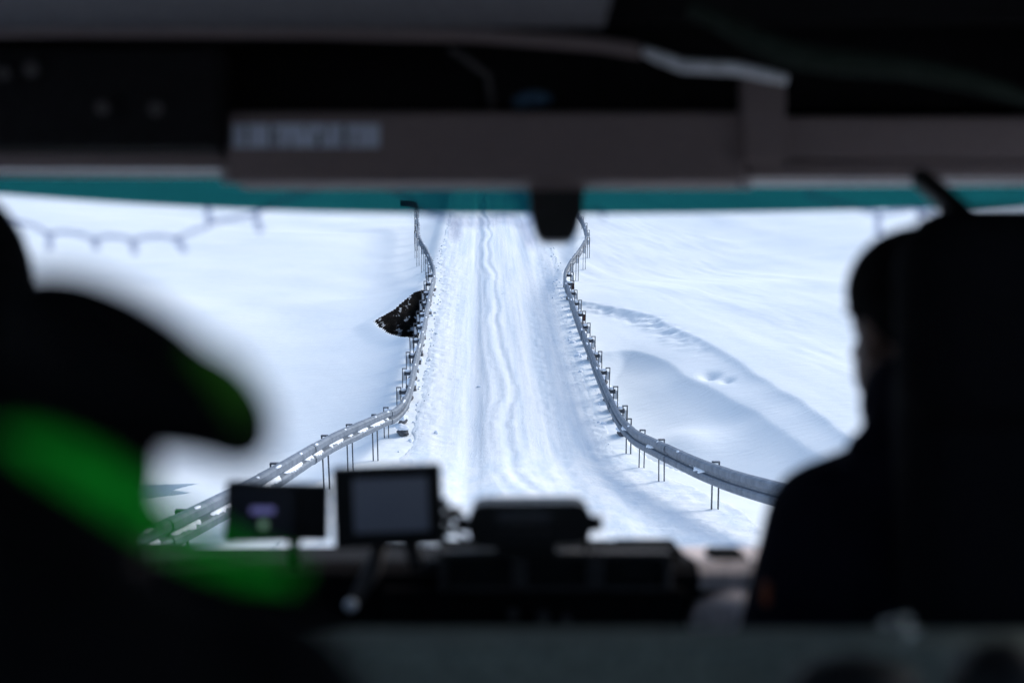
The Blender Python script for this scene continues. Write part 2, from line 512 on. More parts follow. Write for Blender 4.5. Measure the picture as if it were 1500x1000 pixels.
def road_z(X, Y):
    z = zr(Y)
    hw = road_half(Y)
    c = 0.16 * np.sin(Y / 2.6 + 0.5) + 0.10 * np.sin(Y * 0.97) + 0.25 * vn(Y * 0.35, Y * 0 + 3, 7)
    drift = -0.18 - 0.012 * (Y - 30)
    def g(x0, w): return np.exp(-((X - x0) / w) ** 2)
    t = -0.105 * g(-0.86, 0.30) - 0.03 * g(-1.35, 0.25) - 0.045 * g(0.95, 0.32) - 0.05 * g(1.65, 0.28)
    c = c + 0.10 * vn(Y * 1.7, Y * 0 + 5, 8) + 0.05 * vn(Y * 4.1, Y * 0 + 5, 9)
    t = t + 0.020 * g(drift + c * 0.6, 0.12) - 0.016 * g(drift + 0.22 + c * 0.6, 0.09)
    t = t + 0.014 * g(drift + 0.36 + c * 0.35, 0.10) + 0.012 * g(drift - 0.28 + c * 0.3, 0.08)
    t = t + 0.010 * fbm(X * 5.5, Y * 0.08, 3, 71) + 0.004 * fbm(X * 15, Y * 0.16, 2, 75)
    t = t + 0.026 * fbm(X * 5.2, Y * 3.6, 4, 77) * (0.35 + 0.65 * sst(0.9, 2.0, np.abs(X)))
    # cleat marks across the two wheel tracks
    t = t + 0.012 * vn(X * 3, Y * 5.5, 79) * (g(0.95, 0.22) + g(-1.25, 0.3))
    t = t + 0.035 * vn(X * 6, Y * 3.0, 85) * g(0.93, 0.14) * sst(29, 33, Y) * (1 - sst(42, 47, Y))
    # ploughed edge
    e = (np.abs(X) - hw)
    t = t + (0.03 + 0.045 * fbm(X * 4.0, Y * 3.4, 4, 81)) * np.exp(-((e + 0.22) / 0.17) ** 2) * sst(22, 30, Y) * np.where(X < 0, 0.6, 0.3)
    return z + t - 0.16 * sst(-0.01, 0.055, e) + 0.012
ux = np.linspace(-1, 1, 150)
rx = ux
ry = axis([(8, 13, 0.3), (13, 56, 0.07), (56, 100, 0.2), (100, 200, 1.5)])
def build_road():
    U, Y = np.meshgrid(rx, ry)
    X = U * (road_half(Y) + 0.06)
    Z = road_z(X, Y)
    def zf(a, b): return Z
    o = grid_object("snow_road", rx, ry, zf, ['road'])
    co = np.stack([X, Y, Z], -1).reshape(-1, 3).astype(np.float32)
    o.data.vertices.foreach_set("co", co.ravel()); o.data.update()
    tag(o, kind="structure")
build_road()

def gh(x, y):
    z, _, _ = ground(np.array([float(x)]), np.array([float(y)]))
    return float(z[0])

# ------------------------------------------------------------------ bridge under the road
bm_ = MB()
bm_.box((0, 40.2, -0.42), (5.0, 21.0, 0.55), bevel=0.03)
for s in (-1, 1):
    bm_.box((s * 2.2, 30.5, -1.3), (0.9, 1.0, 1.9), bevel=0.03)
    bm_.box((s * 2.2, 50.0, -1.3), (0.9, 1.0, 1.9), bevel=0.03)
tag(bm_.build("bridge", 'concrete'), "low concrete bridge deck buried under the packed snow track between the guardrails", "bridge")

# ------------------------------------------------------------------ guardrails
def resample(pts, step):
    pts = [Vector(p) for p in pts]
    n = len(pts); dense = []
    for i in range(n - 1):
        p0, p1, p2, p3 = pts[max(i - 1, 0)], pts[i], pts[i + 1], pts[min(i + 2, n - 1)]
        for k in range(24):
            t = k / 24
            dense.append(0.5 * ((2 * p1) + (p2 - p0) * t + (2 * p0 - 5 * p1 + 4 * p2 - p3) * t * t + (3 * p1 - p0 - 3 * p2 + p3) * t ** 3))
    dense.append(pts[-1])
    out = [dense[0]]; acc = 0
    for a, b in zip(dense[:-1], dense[1:]):
        L = (b - a).length
        while acc + L >= step:
            a = a + (b - a) * ((step - acc) / L)
            out.append(a.copy()); L = (b - a).length; acc = 0
        acc += L
    return out

WP = [(0.0, 0.158), (0.045, 0.146), (0.076, 0.122), (0.080, 0.055), (0.062, 0.030), (0.024, 0.018), (0.024, -0.018), (0.062, -0.030),
      (0.080, -0.055), (0.076, -0.122), (0.045, -0.146), (0.0, -0.158)]
def wprof(off=0.0):
    return [(n + off, z) for n, z in WP] + [(n + off - 0.006, z * 0.985) for n, z in WP[::-1]]

right_path = [(4.6, 10.6, 4.1), (3.6, 13.2, 3.5), (2.98, 15.78, 2.96), (2.61, 19.2, 2.25), (2.36, 23.16, 1.52), (2.28, 26.0, 0.98), (2.24, 28.4, 0.68), (2.22, 31, 0.6),
              (2.18, 35, 0.6), (2.17, 40, 0.6), (2.2, 45, 0.6), (2.28, 48.7, 0.6), (2.72, 52.4, 0.6), (3.25, 55.5, 0.6), (3.75, 59.3, 0.6), (4.0, 63.5, 0.6), (4.05, 67.5, 0.6), (3.95, 74, 0.6), (3.8, 84, 0.75)]
left_path = [(-3.6, 8.6, 4.45), (-3.49, 12.48, 3.66), (-3.3, 15.9, 3.02), (-3.2, 17.9, 2.66), (-3.05, 22.33, 1.86), (-2.72, 25.3, 1.36), (-2.56, 27.5, 0.95), (-2.45, 29.2, 0.62), (-2.3, 30.6, 0.6), (-2.28, 34, 0.6),
             (-2.28, 40, 0.6), (-2.32, 46, 0.6), (-2.35, 50.0, 0.6), (-2.79, 55.0, 0.6), (-3.32, 59.9, 0.6), (-3.58, 65, 0.6), (-3.85, 70, 0.6), (-4.0, 73.6, 0.6), (-4.5, 75.2, 0.6), (-5.2, 75.5, 0.6)]

def post_mesh(h, mats=('post_steel', 'cap_snow')):
    m = MB()
    for s in (-1, 1):
        m.box((s * 0.046, 0, h / 2), (0.018, 0.055, h))
    m.box((0, 0.0245, h - 0.19), (0.074, 0.006, 0.20), mi=1)
    m.box((0, 0, h + 0.008), (0.114, 0.062, 0.016), mi=0)
    return m

def guardrail(name, path, side, label):
    # side: +1 when the road lies on the path's left-hand (the right rail), -1 for the left rail
    root = empty(name, (path[7][0], path[7][1], gh(path[7][0], path[7][1])), label, "guardrail", "guardrails along both edges of the snow road")
    off = root.location
    P = resample(path, 0.25)
    # beam sections, 4 m each, with a lap joint
    per = 16
    k = 0; i = 0
    while i < len(P) - 2:
        j = min(i + per + 1, len(P) - 1)
        m = MB()
        m.sweep(P[i:j + 1], wprof(0.013 * (k % 2)), side=side)
        # splice bolts at the joint
        if i > 0:
            for q in (1,):
                t = (P[i + q + 1] - P[i + q]).normalized(); nn = Vector((-t.y, t.x, 0)).normalized() * side
                for dz in (0.085, -0.085, 0.0):
                    m.ball(P[i + q] + nn * (0.082 if dz else 0.02) + Vector((0, 0, dz)), 0.014, seg=8)
        bo = m.build("rail_beam", 'steel', root, off, smooth=False)
        # snow lying in the valley and on the top edge
        s = MB(); any_s = False
        rr = random.Random(k * 7 + (3 if side > 0 else 11))
        y0 = P[i].y
        span = [(0.3, 0.48)] if side > 0 else [(0.06, 0.3), (0.36, 0.7), (0.82, 0.93)]
        if y0 > 26: span = [(0.5, 0.62)] if rr.random() < .5 else []
        if side > 0 and y0 < 17: span = []
        for (u0, u1) in span:
            a = i + int((j - i) * (u0 + rr.uniform(-.04, .04))); b = i + int((j - i) * (u1 + rr.uniform(-.04, .04)))
            a = max(a, i); b = min(b, j)
            if b - a >= 1:
                fine = []
                for q in range(a, b):
                    for w in range(4):
                        fine.append(P[q].lerp(P[q + 1], w / 4))
                fine.append(P[b])
                nf = len(fine)
                rings = []
                for q, p in enumerate(fine):
                    t = (fine[min(q + 1, nf - 1)] - fine[max(q - 1, 0)]); t.z = 0; t.normalize()
                    nn = Vector((-t.y, t.x, 0)) * side
                    e = min(1.0, q / 3, (nf - 1 - q) / 3) if nf > 6 else 0.8
                    fat = max(0.03, e * (0.45 + 0.7 * rr.random()))
                    ring = []
                    for (n_, z_) in [(0.016, 0.030), (0.045, 0.028), (0.082 , -0.012), (0.084, -0.045), (0.050, -0.050), (0.016, -0.020)]:
                        ring.append(s.bm.verts.new(p + nn * (0.016 + (n_ - 0.016) * fat) + Vector((0, 0, z_ * fat))))
                    rings.append(ring)
                for q in range(nf - 1):
                    for w in range(6):
                        f = s.bm.faces.new([rings[q][w], rings[q][(w + 1) % 6], rings[q + 1][(w + 1) % 6], rings[q + 1][w]]); f.smooth = True
                s.bm.faces.new(rings[0]); s.bm.faces.new(rings[-1][::-1])
                s.build("snow_patch", 'cap_snow', bo, off); s = MB()
        # blobs on the top edge, near the posts
        for _ in range(2 if side < 0 else 1):
            q = rr.randint(i, j - 1)
            t = (P[q + 1] - P[q]); t.z = 0; t.normalize(); nn = Vector((-t.y, t.x, 0)) * side
            L = rr.uniform(0.05, 0.22)
            s.ball(P[q] + nn * 0.055 + Vector((0, 0, 0.137)), (0.024, L, 0.018), rot=(math.atan2((P[q + 1] - P[q]).z, 0.25), 0, math.atan2(-t.x, t.y)), seg=10)
            s.build("snow_patch", 'cap_snow', bo, off); s = MB()
        if side > 0 and y0 < 20:            # white dots put in for bright snow seen through the open bolt slots
            for u in (0.38, 0.48, 0.58):
                q = i + int((j - i) * u); t = (P[min(q + 1, len(P) - 1)] - P[q]).normalized(); nn = Vector((-t.y, t.x, 0)).normalized() * side
                s.ball(P[q] + nn * 0.016 + Vector((0, 0, 0.0)), 0.013, seg=8)
                s.build("slot_dot", 'cap_snow', bo, off); s = MB()
        s.bm.free()
        i = j - 1; k += 1
    # posts
    def at_y(y):
        for a, b in zip(P[:-1], P[1:]):
            if min(a.y, b.y) <= y <= max(a.y, b.y) and abs(b.y - a.y) > 1e-4:
                return a.lerp(b, (y - a.y) / (b.y - a.y)), (b - a)
        return None, None
    if side > 0: posts = [11.4, 15.5, 19.2, 23.15, 25.6, 27.6]
    else: posts = [9.4, 13.4, 17.9, 22.4, 24.3, 26.9]
    y = 29.3
    while y < 51.2: posts.append(y); y += 1.98
    y = posts[-1] + 2.3
    while y < 74.5: posts.append(y); y += 2.75
    for n_, y in enumerate(posts):
        p, t = at_y(y)
        if p is None: continue
        t.z = 0; t.normalize(); nn = Vector((-t.y, t.x, 0)) * side
        bridge = 28.5 < y < 51
        back = 0.20 if bridge else 0.085
        base = p - nn * back
        ztop = p.z + (0.125 if bridge else (0.140 if side > 0 else 0.120))
        zb = gh(base.x, base.y) - 0.25
        if y > 50: zb = min(zb, p.z - 1.3)
        mm = post_mesh(ztop - zb, ('post_steel', 'cap_snow'))
        mats = ['post_steel', 'cap_snow']
        if n_ in (12, 15) and side > 0:
            mats = ['post_steel', 'rust']
        po = mm.build("post", mats, root)
        po.location = Vector((base.x, base.y, zb)) - off
        po.rotation_euler = (rng.uniform(-0.03, 0.03), rng.uniform(-0.02, 0.02), rng.uniform(-0.06, 0.06))
        if bridge:
            b = MB()
            c = (p + base) / 2
            L = back - 0.02
            b.box((0, 0, 0), (L, 0.06, 0.09), bevel=0.006)
            so = b.build("spacer", 'post_steel', root)
            so.location = c - off + Vector((0, 0, 0.02)); so.rotation_euler = (0, 0, math.atan2(nn.y, nn.x))
            s = MB()
            s.ball((0, 0, 0), (0.06 + rng.uniform(0, 0.03), 0.05, 0.035), seg=12)
            sn = s.build("snow_cap", 'cap_snow', so)
            sn.location = (0, 0.0, 0.062)
    return P

PR = guardrail("guardrail", right_path, 1, "galvanised guardrail in shade curving out towards the hooded passenger's shoulder, snow drift beyond it")
PL = guardrail("guardrail", left_path, -1, "galvanised guardrail with sunlit snow in its groove, ending behind the small display on the dashboard")

# ------------------------------------------------------------------ snow-capped stones below the rails
def make_stone():
    m = MB()
    b = bmesh.new()
    bmesh.ops.create_icosphere(b, subdivisions=3, radius=1.0)
    for v in b.verts:
        d = 1 + 0.28 * (math.sin(v.co.x * 4.1 + 1) * math.sin(v.co.y * 3.3) + 0.5 * math.sin(v.co.z * 6 + v.co.x * 5))
        v.co = Vector((v.co.x * 0.13 * d, v.co.y * 0.26 * d, v.co.z * 0.15 * d))
    m.merge(b)
    o = m.build("kerb_stone", 'concrete', smooth=True)
    m = MB()
    b = bmesh.new()
    bmesh.ops.create_icosphere(b, subdivisions=3, radius=1.0)
    for v in b.verts:
        d = 1 + 0.22 * math.sin(v.co.x * 3.7 + 2) * math.sin(v.co.y * 4.3 + 1)
        zz = v.co.z if v.co.z > 0 else v.co.z * 0.45
        v.co = Vector((v.co.x * 0.155 * d, v.co.y * 0.27 * d, zz * 0.12 * d + 0.10))
    m.merge(b)
    c = m.build("snow_cap", 'cap_snow', o, smooth=True)
    return o, c
st, st_c = make_stone()
n_st = 0
for side, lab in ((1, "snow-capped kerb stone at the foot of the shaded guardrail on the hooded passenger's side"),
                  (-1, "snow-capped kerb stone at the foot of the guardrail beside the dark stream hole")):
    y = 29.6
    while y < 50.5:
        if n_st == 0: o = st; c = st_c
        else:
            o = st.copy(); col.objects.link(o)
            c = st_c.copy(); col.objects.link(c); c.parent = o
        x = side * (2.36 + rng.uniform(-0.04, 0.05))
        s = rng.uniform(0.55, 0.85)
        o.location = (x, y + rng.uniform(-0.2, 0.2), gh(x, y) + 0.07)
        o.rotation_euler = (rng.uniform(-.15, .15), rng.uniform(-.15, .15), rng.uniform(-.5, .5) + (math.pi if n_st % 2 else 0))
        o.scale = (s, s * rng.uniform(.8, 1.2), s * rng.uniform(.85, 1.3))
        tag(o, lab, "kerb stone", "snow-capped stones under the guardrail on the hooded passenger's side" if side > 0 else "snow-capped stones under the guardrail beside the stream hole")
        n_st += 1
        y += 0.99 if side > 0 else 1.1

# loose snow lumps thrown up along the track edges: nobody could count them
lm = MB()
for k in range(170):
    side = rng.choice((-1, 1)); y = rng.uniform(27.5, 62)
    hw = float(road_half(np.array([y]))[0])
    x = side * (hw + rng.gauss(-0.02, 0.10))
    if k % 29 == 0: x = rng.uniform(-1.9, 1.9)
    r = abs(rng.gauss(0.018, 0.018)) + 0.008
    zz = float(road_z(np.array([x]), np.array([y]))[0]) if abs(x) < hw - 0.05 else gh(x, y)
    b = bmesh.new(); bmesh.ops.create_icosphere(b, subdivisions=1, radius=1.0)
    for v in b.verts: v.co *= rng.uniform(0.7, 1.25)
    lm.merge(b, Matrix.Translation((x, y, zz + r * 0.3)) @ Matrix.Diagonal((r * rng.uniform(.8, 1.6), r * rng.uniform(.8, 1.8), r * 0.8, 1)))
tag(lm.build("snow_crumbs", 'cap_snow', smooth=True), "loose crumbs of snow thrown up along the track edges", "snow crumbs", kind="stuff")

#INTERIOR
# ================================================================== inside the vehicle
# local frame of the cab: x across, y towards the windscreen, z up, origin at the viewer's eye
CABM = Matrix.Translation(CAM) @ Euler((-PITCH, 0, -YAW)).to_matrix().to_4x4()
CROT = (-PITCH, 0, -YAW)
F = 2083.0
def at(px, py, d):
    return Vector(((px - 750) / F * d, d, -(py - 500) / F * d))
def cthing(name, base, label, cat, group=None):
    o = empty(name, CABM @ Vector(base), label, cat, group, CROT)
    return o
BASE = Vector((0, 1.2, -1.45))
cab = cthing("vehicle_cab", BASE, "dark cab interior with overhead shelf, tinted windscreen and dashboard framing the snow road", "vehicle")
def cpart(m, name, mats, parent=None, smooth=None):
    return m.build(name, mats, parent or cab, BASE, smooth)

W = 1.18
ZT, ZB = 0.60, -1.45
# windscreen: leans forward towards its foot, slightly bowed
GT, GB = 2.62, 2.98
def screen_pt(x, z):
    y = GT + (0.30 - z) / (0.30 + 0.85) * (GB - GT)
    return Vector((x, y + 0.10 * (1 - (x / W) ** 2) - 0.05, z))
def screen_sheet(m, ztop, zbot, n=40, rows=3, th=0.004, off=0.0):
    fr, bk = [], []
    for r in range(rows + 1):
        a, b = [], []
        for k in range(n + 1):
            x = -W + 2 * W * k / n
            zt, zb = ztop(x), zbot(x)
            z = zt + (zb - zt) * r / rows
            p = screen_pt(x, z) + Vector((0, off, 0))
            a.append(m.bm.verts.new(p))
        fr.append(a)
    for r in range(rows):
        for k in range(n):
            f = m.bm.faces.new([fr[r][k], fr[r][k + 1], fr[r + 1][k + 1], fr[r + 1][k]]); f.smooth = True
m = MB(); screen_sheet(m, lambda x: 0.42, lambda x: -0.86)
cpart(m, "windscreen", 'glass')
def tint_edge(x):
    px = 750 + x / 2.66 * F
    t = min(max((750 - px) / 750, 0), 1.4)
    t2 = min(max((px - 750) / 750, 0), 1.4)
    py = 313 - 25 * t ** 2.2 - 9 * t2 ** 2
    return -(py - 500) / F * 2.66
m = MB(); screen_sheet(m, lambda x: 0.42, tint_edge, n=60, off=-0.012)
cpart(m, "shade_band", 'tint')

# roof, floor, side walls with windows, back wall
m = MB()
m.box((0, 0.9, ZT + 0.03), (2 * W + 0.12, 4.2, 0.05), bevel=0.01)
cpart(m, "roof", 'ceiling')
m = MB(); m.box((0, 0.9, ZB - 0.03), (2 * W + 0.12, 4.2, 0.05)); cpart(m, "floor_pan", 'rubber')
def side_wall(s):
    m = MB()
    x = s * (W + 0.03)
    zs0, zs1 = -0.35, 0.33
    ya, yb = -1.2, 3.0
    m.box((x, (ya + yb) / 2, (ZB + zs0) / 2), (0.05, yb - ya, zs0 - ZB))
    m.box((x, (ya + yb) / 2, (ZT + zs1) / 2), (0.05, yb - ya, ZT - zs1))
    for (y0, y1) in ((-1.2, -1.0), (0.25, 0.5), (1.45, 1.65), (2.35, 3.0)):
        m.box((x, (y0 + y1) / 2, (zs0 + zs1) / 2), (0.05, y1 - y0, zs1 - zs0))
    cpart(m, "side_wall", 'ceiling')
    for (y0, y1) in ((-1.0, 0.25), (0.5, 1.45), (1.65, 2.35)):
        g = MB(); g.box((x, (y0 + y1) / 2, (zs0 + zs1) / 2), (0.006, y1 - y0, zs1 - zs0)); cpart(g, "side_window", 'glass')
side_wall(-1); side_wall(1)
m = MB()
m.box((0, -1.22, (ZB - 0.3) / 2), (2 * W + 0.1, 0.05, -0.3 - ZB))
m.box((0, -1.22, (ZT + 0.4) / 2), (2 * W + 0.1, 0.05, ZT - 0.4))
for s in (-1, 1): m.box((s * (W - 0.1), -1.22, 0.05), (0.3, 0.05, 0.7))
cpart(m, "rear_wall", 'ceiling')
g = MB(); g.box((0, -1.22, 0.05), (2 * W - 0.5, 0.006, 0.7)); cpart(g, "rear_window", 'glass')

# header over the windscreen
dh = 2.42
def hbox(m, x0, y0, x1, y1, d, depth, bevel=0.006, mi=0):
    a, b = at(x0, y0, d), at(x1, y1, d)
    c = (a + b) / 2; c.y = d + depth / 2
    m.box(c, (abs(b.x - a.x), depth, abs(b.z - a.z)), bevel=bevel, mi=mi)
m = MB()
hbox(m, 332, 163, 1092, 266, dh, 0.14, 0.010)
header = cpart(m, "header_panel", 'header')
m = MB(); hbox(m, -180, 222, 331, 247, dh + 0.03, 0.12, 0.008); cpart(m, "header_edge", 'header')
m = MB()
hbox(m, 1093, 170, 1700, 234, dh + 0.01, 0.12, 0.008)
hbox(m, 1093, 237, 1700, 260, dh + 0.018, 0.10, 0.006)
rpan = cpart(m, "side_header_panel", 'header')
m = MB(); m.tube([at(1121, 214, dh + 0.008), at(1121, 214, dh - 0.002)], 0.010, seg=12); cpart(m, "screw", 'void', rpan)
# bracket post
m = MB(); hbox(m, 1088, 108, 1152, 236, dh - 0.02, 0.05, 0.008); cpart(m, "bracket_post", 'header')
# pale mouldings catching the snow light
m = MB(); a = at(322, 247, 2.455); m.box(((a.x - W) / 2, 2.535, a.z + 0.008), (a.x + W, 0.155, 0.016), rot=(0.02, 0, 0), bevel=0.005); cpart(m, "moulding", 'trim')
m = MB(); a = at(1100, 259, 2.455); m.box(((a.x + W) / 2, 2.535, a.z + 0.006), (W - a.x, 0.155, 0.016), rot=(0.02, 0, 0), bevel=0.005); cpart(m, "moulding", 'trim')
m = MB(); m.tube([at(325, 262, 2.56), at(700, 266, 2.56), at(1100, 271, 2.56)], 0.009, seg=14); cpart(m, "seal", 'trim_dim')
# recess behind
m = MB()
m.box((0, 2.66, 0.45), (2 * W, 0.03, 0.28))
m.box((0, 2.56, 0.322), (2 * W, 0.20, 0.02))
cpart(m, "overhead_shelf", 'void')
# left dark box of the console
m = MB(); hbox(m, -200, 64, 322, 218, 2.38, 0.12, 0.012); cb = cpart(m, "console_box", 'void')
for (x, y, r_) in ((45, 102, 0.014), (150, 158, 0.013), (228, 160, 0.013), (5, 108, 0.012)):
    m = MB(); m.tube([at(x, y, 2.385), at(x, y, 2.362)], r_, seg=12); cpart(m, "knob", 'dash_frame', cb)
# upper trim line
d = 2.25
m = MB()
pts = [(-200, 22), (0, 24), (250, 26), (480, 28), (660, 31), (720, 36)]
m.tube([at(x, y, d) for x, y in pts], [0.011, 0.011, 0.010, 0.011, 0.009, 0.004], seg=12)
cpart(m, "ceiling_trim", 'trim_dim')
m = MB()
pts = [(-200, 46), (100, 44), (450, 46), (700, 52), (880, 66), (940, 76)]
m.tube([at(x, y, d + 0.02) for x, y in pts], 0.012, seg=12)
cpart(m, "ceiling_trim", 'header')
m = MB()
pts = [(925, 68), (965, 84), (1000, 97), (1040, 99), (1080, 101), (1120, 110), (1152, 118)]
m.tube([at(x, y, d + 0.04) for x, y in pts], [0.006, 0.010, 0.011, 0.011, 0.011, 0.010, 0.008], seg=12)
cpart(m, "ceiling_trim", 'trim')
m = MB()
a = at(-200, 20, 2.23)
m.box((-0.48, 2.0, 0.539), (1.25, 0.5, 0.09), bevel=0.004)
cpart(m, "ceiling_liner", 'grey_liner')
m = MB(); m.box((0.1, 2.33, 0.57), (2.3, 0.02, 0.10)); cpart(m, "ceiling_step", 'void')
# faint curved fabric fold in the ceiling on the passenger's side
m = MB()
pts = [(1010, 10), (1090, 50), (1150, 78), (1230, 92), (1330, 100), (1420, 118), (1520, 150)]
m.tube([at(x, y, 2.0) for x, y in pts], [0.012, 0.016, 0.018, 0.018, 0.016, 0.014, 0.008], seg=14)
cpart(m, "ceiling_fabric_fold", 'fold')
# sensor housing hanging from the header
m = MB()
poly = [(-0.047, 0.02), (0.047, 0.02), (0.045, -0.02), (0.037, -0.052), (0.030, -0.066), (0.020, -0.071), (-0.020, -0.071), (-0.030, -0.066), (-0.037, -0.052), (-0.045, -0.02)]
c = at(815, 295, 2.5)
m.prism([(c.x + x, c.z + z) for x, z in poly], 2.48, 2.56)
cpart(m, "sensor_housing", 'rubber')
m = MB(); m.box(at(815, 272, 2.5), (0.105, 0.05, 0.02), bevel=0.005); cpart(m, "sensor_mount", 'header')
# diagonal stay by the windscreen
m = MB(); m.tube([at(1350, 262, 2.3), at(1385, 292, 2.2), at(1425, 330, 2.05)], 0.018, seg=12); cpart(m, "stay_bar", 'rubber')

# label strip: blurred out of reading in the photo, pale blocks on a strip
m = MB(); a, b = at(340, 182, dh - 0.0015), at(556, 216, dh - 0.0015); c = (a + b) / 2
m.box(c, (b.x - a.x, 0.002, a.z - b.z), bevel=0.0)
lab = cpart(m, "label_strip", 'paper', header)
m = MB()
for (x0, x1, y0, y1) in ((360, 364, 186, 212), (394, 399, 182, 214), (404, 408, 190, 214), (424, 427, 200, 216), (446, 449, 183, 196), (463, 470, 194, 214), (478, 481, 184, 200), (501, 508, 184, 214), (520, 523, 194, 212)):
    a, b = at(x0, y0, dh - 0.003), at(x1, y1, dh - 0.003); c = (a + b) / 2
    m.box(c, (b.x - a.x, 0.001, a.z - b.z))
    cpart(m, "label_mark", 'dash_frame', lab); m = MB()

# dashboard
m = MB()
dd = 2.5
def zat(py, d): return -(py - 500) / F * d
prof = [(2.50, zat(1150, 2.5)), (2.50, zat(840, 2.5)), (2.53, zat(822, 2.53)), (2.62, zat(816, 2.62)), (2.90, zat(800, 2.9)), (2.96, zat(830, 2.96)), (2.96, -1.4), (2.55, -1.4)]
n = len(prof)
for (xa, xb) in ((-W, 0.33),):
    A = [m.bm.verts.new((xa, y, z)) for y, z in prof]; B = [m.bm.verts.new((xb, y, z)) for y, z in prof]
    m.bm.faces.new(A); m.bm.faces.new(B[::-1])
    for i in range(n): m.bm.faces.new([A[i], B[i], B[(i + 1) % n], A[(i + 1) % n]])
dash = cpart(m, "dashboard", 'dash')
m = MB()
A = [m.bm.verts.new((0.331, y, z)) for y, z in prof]; B = [m.bm.verts.new((W, y + 0.02, z)) for y, z in prof]
m.bm.faces.new(A); m.bm.faces.new(B[::-1])
for i in range(n): m.bm.faces.new([A[i], B[i], B[(i + 1) % n], A[(i + 1) % n]])
cpart(m, "passenger_dash", 'dash_beige', dash)
m = MB(); hbox(m, 1005, 865, 1400, 878, 2.485, 0.05, 0.003); cpart(m, "glovebox_gap", 'void', dash)
m = MB(); m.ball(at(1075, 906, 2.50), (0.085, 0.06, 0.055)); cpart(m, "glovebox_handle", 'dash_beige', dash)
m = MB(); hbox(m, 560, 862, 1004, 916, 2.47, 0.06, 0.006); cpart(m, "control_panel", 'dash', dash)
# air vents: frame with a dark opening and blades
for (x0, x1) in ((652, 752), (770, 862), (882, 976)):
    m = MB()
    y0, y1 = 812, 866
    hbox(m, x0 - 9, y0 - 3, x0 + 2, y1, 2.455, 0.05, 0.003); hbox(m, x1 - 2, y0 - 3, x1 + 9, y1, 2.455, 0.05, 0.003)
    hbox(m, x0 + 3, y0 - 3, x1 - 3, y0 + 5, 2.457, 0.05, 0.003); hbox(m, x0 + 3, y1 - 6, x1 - 3, y1, 2.457, 0.05, 0.003)
    v = cpart(m, "air_vent", 'dash_frame', dash)
    m = MB(); hbox(m, x0 + 3, y0 + 6, x1 - 3, y1 - 7, 2.47, 0.02, 0)
    for k in range(4): hbox(m, x0 + 3, y0 + 12 + k * 9, x1 - 3, y0 + 14 + k * 9, 2.46, 0.02, 0)
    m.box(at((x0 + x1) / 2 + 2, 840, 2.457), (0.03, 0.012, 0.010), bevel=0.002)
    cpart(m, "vent_blades", 'rubber', dash)
# raised lids on the dash top
for (x0, x1, y0) in ((905, 998, 801), (1046, 1096, 813)):
    m = MB(); hbox(m, x0, y0, x1, 835, 2.56, 0.12, 0.006); cpart(m, "dash_lid", 'rubber_matt', dash)
m = MB(); hbox(m, 640, 803, 905, 818, 2.52, 0.12, 0.004); cpart(m, "dash_ledge", 'rubber_matt', dash)
for (x, y, r_) in ((752, 898, 0.010), (796, 903, 0.012), (830, 905, 0.009)):
    m = MB(); m.tube([at(x, y, 2.475), at(x, y, 2.45)], r_, seg=12); cpart(m, "dial", 'dash_frame', dash)

# crossbar behind the front seats
m = MB()
m.box((0.30, 1.47, -0.303 - 0.27), (1.70, 0.10, 0.54), bevel=0.018, seg=4)
bar = cpart(m, "seat_partition", 'rail_fabric')
# latch on the partition
m = MB()
for (px, py, r_) in ((1334, 928, .0055), (1298, 915, .004), (1328, 906, .0035), (1322, 945, .003)):
    m.ball(at(px, py, 1.37), r_, seg=16)
m.tube([at(1298, 915, 1.375), at(1318, 903, 1.375), at(1334, 928, 1.375), at(1322, 945, 1.375)], 0.002, seg=8)
cpart(m, "latch", 'chrome', bar)
# black padded knobs
for (px, py, rx_, rz_) in ((1250, 1012, 0.055, 0.030), (1470, 1010, 0.045, 0.040)):
    m = MB(); m.ball(at(px, py, 1.15), (rx_, 0.05, rz_)); cpart(m, "seat_knob", 'rubber')

# front seats
def front_seat(cx, label):
    m = MB()
    m.box((cx, 1.72, -0.42), (0.50, 0.14, 0.85), rot=(-0.06, 0, 0), bevel=0.06, seg=5)
    b = cpart(m, "seat_back", 'seat')
    m = MB(); m.box((cx - 0.045, 1.70, 0.025), (0.43, 0.14, 0.27), bevel=0.068, seg=5); cpart(m, "headrest", 'seat', b)
    m = MB()
    for s in (-1, 1): m.tube([(cx + s * 0.08, 1.71, -0.12), (cx + s * 0.08, 1.71, 0.02)], 0.008)
    cpart(m, "headrest_pin", 'chrome', b)
    m = MB(); m.box((cx, 2.0, -0.83), (0.50, 0.50, 0.14), bevel=0.05, seg=4); cpart(m, "seat_cushion", 'seat', b)
    return b
front_seat(0.72, "")
front_seat(-0.80, "")

# ------------------------------------------------------------------ people
def remeshed(m, name, mats, parent, off, voxel, smooth_it=4):
    o = m.build(name, mats, parent, off, True)
    r = o.modifiers.new("remesh", 'REMESH'); r.mode = 'VOXEL'; r.voxel_size = voxel; r.use_smooth_shade = True
    s = o.modifiers.new("smooth", 'SMOOTH'); s.factor = 0.5; s.iterations = smooth_it
    return o

